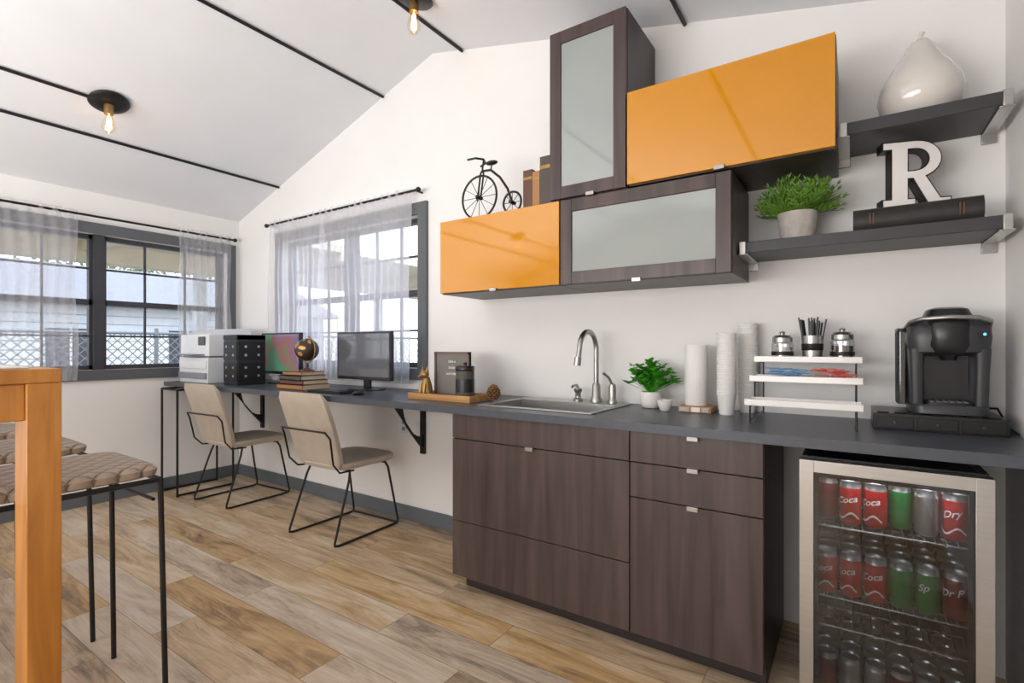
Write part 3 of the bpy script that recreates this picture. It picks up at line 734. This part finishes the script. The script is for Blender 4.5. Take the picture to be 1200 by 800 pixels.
# penny-farthing
b = B(); yb = 2.21; z0 = 1.9085
bc, sc2 = (-1.71, z0+.124), (-1.49, z0+.062)
def wheel(c, r, n):
    b.tube([(c[0]+r*math.cos(t*math.pi/18), yb, c[1]+r*math.sin(t*math.pi/18)) for t in range(36)], .006, 'blackm', 8, True)
    for k in range(n):
        a = math.pi*2*k/n; b.tube([(c[0],yb,c[1]),(c[0]+r*math.cos(a),yb,c[1]+r*math.sin(a))], .0018, 'blackm', 4)
    b.cyl((c[0],yb-.022,c[1]),(c[0],yb+.022,c[1]),.010,'blackm',seg=12)
wheel(bc,.118,12); wheel(sc2,.056,8)
for s in (-.013,.013): b.tube([(bc[0],yb+s,bc[1]),(bc[0]+.02,yb+s,z0+.25),(bc[0]+.025,yb,z0+.27)], .005, 'blackm')
b.tube([(bc[0]+.025,yb,z0+.265),(bc[0]+.08,yb,z0+.26),(bc[0]+.14,yb,z0+.21),(sc2[0]-.03,yb,z0+.14),(sc2[0],yb,sc2[1])], .007, 'blackm')
b.tube([(bc[0]+.02,yb,z0+.26),(bc[0]+.03,yb,z0+.325)], .005, 'blackm')
b.tube([(bc[0]-.035,yb-.06,z0+.32),(bc[0]+.01,yb-.045,z0+.325),(bc[0]+.03,yb,z0+.328),(bc[0]+.01,yb+.045,z0+.325),(bc[0]-.035,yb+.06,z0+.32)], .006, 'blackm')
b.ball((bc[0]+.085,yb,z0+.298), .03, 'blackm', (1.25,.7,.4)); b.tube([(bc[0]+.085,yb,z0+.29),(bc[0]+.08,yb,z0+.255)], .004, 'blackm')
b.tube([(bc[0],yb-.03,bc[1]),(bc[0]+.012,yb-.03,bc[1]-.03)], .004, 'blackm')
b.done('penny_farthing_model')
b = B()
x = -1.40
for (w,h,m) in ((.055,.20,'bk1'),(.045,.185,'bk2'),(.07,.25,'bk4')):
    b.box(x,x+.004,2.18,2.34,1.9085,1.9085+h,m).box(x+w-.006,x+w-.002,2.18,2.34,1.9085,1.9085+h,m).box(x,x+w-.002,2.176,2.182,1.9085,1.9085+h,m)
    b.box(x+.004,x+w-.006,2.184,2.335,1.912,1.9085+h-.004,'pages'); b.box(x,x+w-.002,2.174,2.177,1.9085+h*.75,1.9085+h*.82,'gold'); x += w
b.done('book_row')

# desk items
b = B()
b.box(-4.79,-4.27,2.0,2.42,.9155,1.12,'whitep').box(-4.78,-4.28,1.985,2.0,.95,1.0,'greyp').box(-4.77,-4.29,1.99,2.0,1.03,1.10,'whitep')
b.box(-4.77,-4.31,2.03,2.42,1.12,1.135,'greyp').box(-4.79,-4.27,2.01,2.42,1.135,1.31,'whitep').box(-4.72,-4.34,1.93,2.01,1.14,1.15,'greyp')
b.hexa([(-4.74,2.03,1.31),(-4.32,2.03,1.31),(-4.32,2.38,1.31),(-4.74,2.38,1.31),(-4.74,2.10,1.35),(-4.32,2.10,1.35),(-4.32,2.36,1.365),(-4.74,2.36,1.365)],'whitep')
b.box(-4.45,-4.33,2.002,2.01,1.22,1.29,'black')
b.v = [(-4.725+(X+4.79)*.93, Y-.03, Z) for X,Y,Z in b.v]
b.done('office_printer', bevel=.006)
b = B(); b.box(-4.05,-3.85,2.0,2.22,.9155,1.30,'black')
for z in (.95,1.11):
    b.box(-4.045,-3.855,1.994,2.0,z-.005+.0,z+.14,'blackm').box(-3.85,-3.844,2.006,2.214,z-.005,z+.14,'blackm')
    for dz in (.035,.1):
        for i in range(2):
            b.cyl((-4.00+i*.1,1.994,z+dz),(-4.00+i*.1,1.990,z+dz),.010,'alu',seg=12); b.cyl((-3.844,2.06+i*.1,z+dz),(-3.840,2.06+i*.1,z+dz),.010,'alu',seg=12)
b.box(-4.05,-3.85,1.994,2.22,1.262,1.30,'blackm')
b.done('desktop_organizer', bevel=.002)
def monitor(cx, y, w, z0, z1, sm, rz):
    b = B()
    b.box(-w/2,w/2,-.012,.018,z0,z1,'black').box(-w/2+.012,w/2-.012,-.0135,-.0122,z0+.022,z1-.012,sm)
    b.box(-.12,.12,.01,.035,z0+.08,z1-.06,'black').box(-.03,.03,.02,.04,.925,z0+.15,'black')
    b.loft([(0,.02,.9155,.12,.09),(0,.02,.922,.12,.09),(0,.02,.926,.11,.08)],'black')
    b.done('computer_monitor', loc=(cx,y,0), rz=rz, bevel=.002)
monitor(-3.81,2.33,.53,.99,1.32,'scr',.0); monitor(-2.75,2.28,.54,.985,1.31,'scroff',.0)
b = B(); b.box(-2.93,-2.60,1.97,2.09,.9155,.927,'black')
for r in range(4):
    for k in range(14): b.box(-2.922+k*.0228,-2.922+k*.0228+.019,1.976+r*.028,1.976+r*.028+.023,.927,.932,'blackm')
b.done('keyboard'); b = B(); b.ball((-2.50,2.03,.9155+.011),.03,'black',(.95,1.5,.5)); b.v = [(x,y,max(z,.9156)) for x,y,z in b.v]; b.done('computer_mouse')
b = B(); z = .9155
for (x0,x1,y0,y1,h,m) in ((-3.36,-3.06,2.02,2.24,.035,'bk2'),(-3.34,-3.07,2.03,2.23,.03,'bk1'),(-3.33,-3.08,2.02,2.22,.032,'bk4'),(-3.32,-3.10,2.04,2.22,.025,'bk2')):
    b.box(x0,x1,y0,y1,z,z+.004,m).box(x0,x1,y0,y1,z+h-.004,z+h,m).box(x0,x1,y0,y0+.005,z,z+h,m).box(x0+.004,x1-.004,y0+.005,y1-.003,z+.004,z+h-.004,'pages'); z += h
b.done('book_stack')
b = B(); gx, gy, gz = -3.17, 2.13, z+.0005
b.lathe(gx,gy,[(.05,0),(.052,.006),(.03,.014),(.012,.025),(.009,.06)],'bk1',24,gz)
b.tube([(gx+.092*math.cos(math.radians(a)),gy,gz+.15+.092*math.sin(math.radians(a))) for a in range(-110,90,12)], .004, 'gold', 8)
b.ball((gx,gy,gz+.15),.08,'globe',seg=32,rings=20)
for (la,lo,s,q) in ((30,-100,.6,.8),(10,-60,.35,.6),(-20,-70,.4,.5),(45,-20,.5,.4),(0,-140,.3,.5),(60,-60,.4,.3),(-40,-110,.3,.3)):
    la, lo = math.radians(la), math.radians(lo); vs = []
    for k in range(14):
        t_ = 2*math.pi*k/14; rr = 1+random.uniform(-.25,.25); a = la+.5*s*rr*math.sin(t_); c = lo+.5*q*rr*math.cos(t_)
        vs.append((gx+.0812*math.cos(a)*math.cos(c), gy+.0812*math.cos(a)*math.sin(c), gz+.15+.0812*math.sin(a)))
    vs.append((gx+.083*math.cos(la)*math.cos(lo), gy+.083*math.cos(la)*math.sin(lo), gz+.15+.083*math.sin(la)))
    b.add(vs, [(k,(k+1)%14,14) for k in range(14)], 'land')
b.done('desk_globe')
b = B(); b.box(-2.10,-1.65,2.05,2.25,.9155,.925,'tray')
b.box(-2.10,-1.65,2.05,2.06,.925,.95,'tray').box(-2.10,-1.65,2.24,2.25,.925,.95,'tray').box(-2.10,-2.09,2.06,2.24,.925,.95,'tray').box(-1.66,-1.65,2.06,2.24,.925,.95,'tray')
b.done('wooden_tray', bevel=.002)
b = B(); x0, x1, y, z0_, z1_ = -2.04, -1.78, 2.205, .9255, 1.18
b.box(x0,x1,y+.008,y+.022,z0_,z1_,'felt')
w = .012
b.box(x0,x0+w,y,y+.022,z0_,z1_,'frame').box(x1-w,x1,y,y+.022,z0_,z1_,'frame').box(x0,x1,y,y+.022,z0_,z0_+w,'frame').box(x0,x1,y,y+.022,z1_-w,z1_,'frame')
for i, s in enumerate(('take a','break','and relax')): b.text(s, .022, lambda u,v,i=i: ((x0+x1)/2+u, y+.006, 1.125-i*.035+v), 'paper')
b.done('letter_board')
b = B(); b.lathe(-1.745,2.13,[(.045,0),(.05,.003),(.05,.15),(.047,.155)],'bk4',28,.9255); b.lathe(-1.745,2.13,[(.051,0),(.052,.003),(.052,.02),(.048,.026),(.01,.027),(.009,.034),(.012,.042),(.003,.046)],'black',28,1.08)
b.lathe(-1.745,2.13,[(.0505,.04),(.0515,.041),(.0515,.11),(.0505,.111)],'black',28,.9255); b.done('storage_canister')
b = B(); x, y, z = -2.035, 2.125, .9255
b.lathe(x,y+.01,[(.03,0),(.034,.01),(.036,.035),(.03,.07),(.022,.095),(.018,.11)],'gold',20,z)
b.ball((x,y-.008,z+.125),.026,'gold',(1.1,1.0,.85),16,10); b.cyl((x,y-.025,z+.12),(x,y-.058,z+.112),.014,'gold',.004,seg=12)
for s in (-1,1):
    b.cyl((x+s*.016,y-.004,z+.138),(x+s*.022,y,z+.178),.011,'gold',.001,seg=8)
    b.tube([(x+s*.016,y-.02,z+.07),(x+s*.016,y-.028,z+.012),(x+s*.016,y-.038,z+.0085)],.008,'gold')
    b.ball((x+s*.026,y+.008,z+.022),.02,'gold',(.7,1.2,1),12,8)
b.tube([(x+.025,y+.03,z+.012),(x+.045,y+.015,z+.014),(x+.045,y-.015,z+.014)],.010,'gold'); b.done('fox_figurine')
b = B()
for k in range(7):
    for i in range(9):
        a = i*6.283/9+k*.35; r = .032*math.sin(math.pi*(k+1.4)/8.6); zz = .93+k*.011
        b.ball((-1.605+r*math.cos(a),2.2+r*math.sin(a),zz),.009,'cone',(1,1,.7),8,5)
b.lathe(-1.605,2.2,[(.01,0),(.022,.02),(.022,.05),(.006,.085)],'cone',12,.9225); b.done('pinecone')
b = B(); b.box(-2.66,-2.59,YW-.006,YW-.0005,.60,.71,'whitep').box(-2.64,-2.61,YW-.008,YW-.006,.665,.69,'greyp').box(-2.64,-2.61,YW-.008,YW-.006,.62,.645,'greyp'); b.done('wall_outlet')

# ------------------------------------------------------------------ lights / world
def area(name, loc, tgt, sx, sy, e, col=(1,1,1)):
    L = bpy.data.lights.new(name,'AREA'); L.shape = 'RECTANGLE'; L.size = sx; L.size_y = sy; L.energy = e; L.color = col
    o = bpy.data.objects.new(name, L); sc.collection.objects.link(o); o.location = loc
    o.rotation_euler = (Vector(tgt)-Vector(loc)).to_track_quat('-Z','Y').to_euler(); return o
area('rear_fill_light', (-2.0,-2.9,1.35), (-2.3,2.5,1.5), 3.8, 1.4, 90, (1,.99,.98))  # added fill behind the camera, not a fixture of the room
area('ceiling_fill_light', (-2.6,-1.3,1.25), (-2.8,-.2,3.2), 3.4, 1.2, 76, (1,.995,.99))  # added upward fill that brightens the ceiling, no such lamp in the room
S = bpy.data.lights.new('sun','SUN'); S.energy = 3; S.angle = .03; S.color = (1,.96,.9)
o = bpy.data.objects.new('sun', S); sc.collection.objects.link(o); o.rotation_euler = Vector((-.6,.35,-1)).to_track_quat('-Z','Y').to_euler()
w = bpy.data.worlds.new('sky'); sc.world = w; w.use_nodes = True; nt = w.node_tree; bg = nt.nodes['Background']
tc = nt.nodes.new('ShaderNodeTexCoord'); sp = nt.nodes.new('ShaderNodeSeparateXYZ'); r = nt.nodes.new('ShaderNodeValToRGB')
r.color_ramp.elements[0].position = 0; r.color_ramp.elements[0].color = (.88,.92,1,1); r.color_ramp.elements[1].position = .6; r.color_ramp.elements[1].color = (.6,.75,1,1)
nt.links.new(tc.outputs['Generated'], sp.inputs[0]); nt.links.new(sp.outputs[2], r.inputs[0]); nt.links.new(r.outputs[0], bg.inputs[0]); bg.inputs[1].default_value = 2.9

# ------------------------------------------------------------------ camera
c = bpy.data.cameras.new('camera'); c.sensor_width = 36; c.lens = 592/1200*36; c.shift_y = 6/1200; c.clip_start = .05
o = bpy.data.objects.new('camera', c); sc.collection.objects.link(o); o.location = (0,0,1.21); o.rotation_euler = (math.pi/2, 0, math.radians(34.02))
sc.camera = o
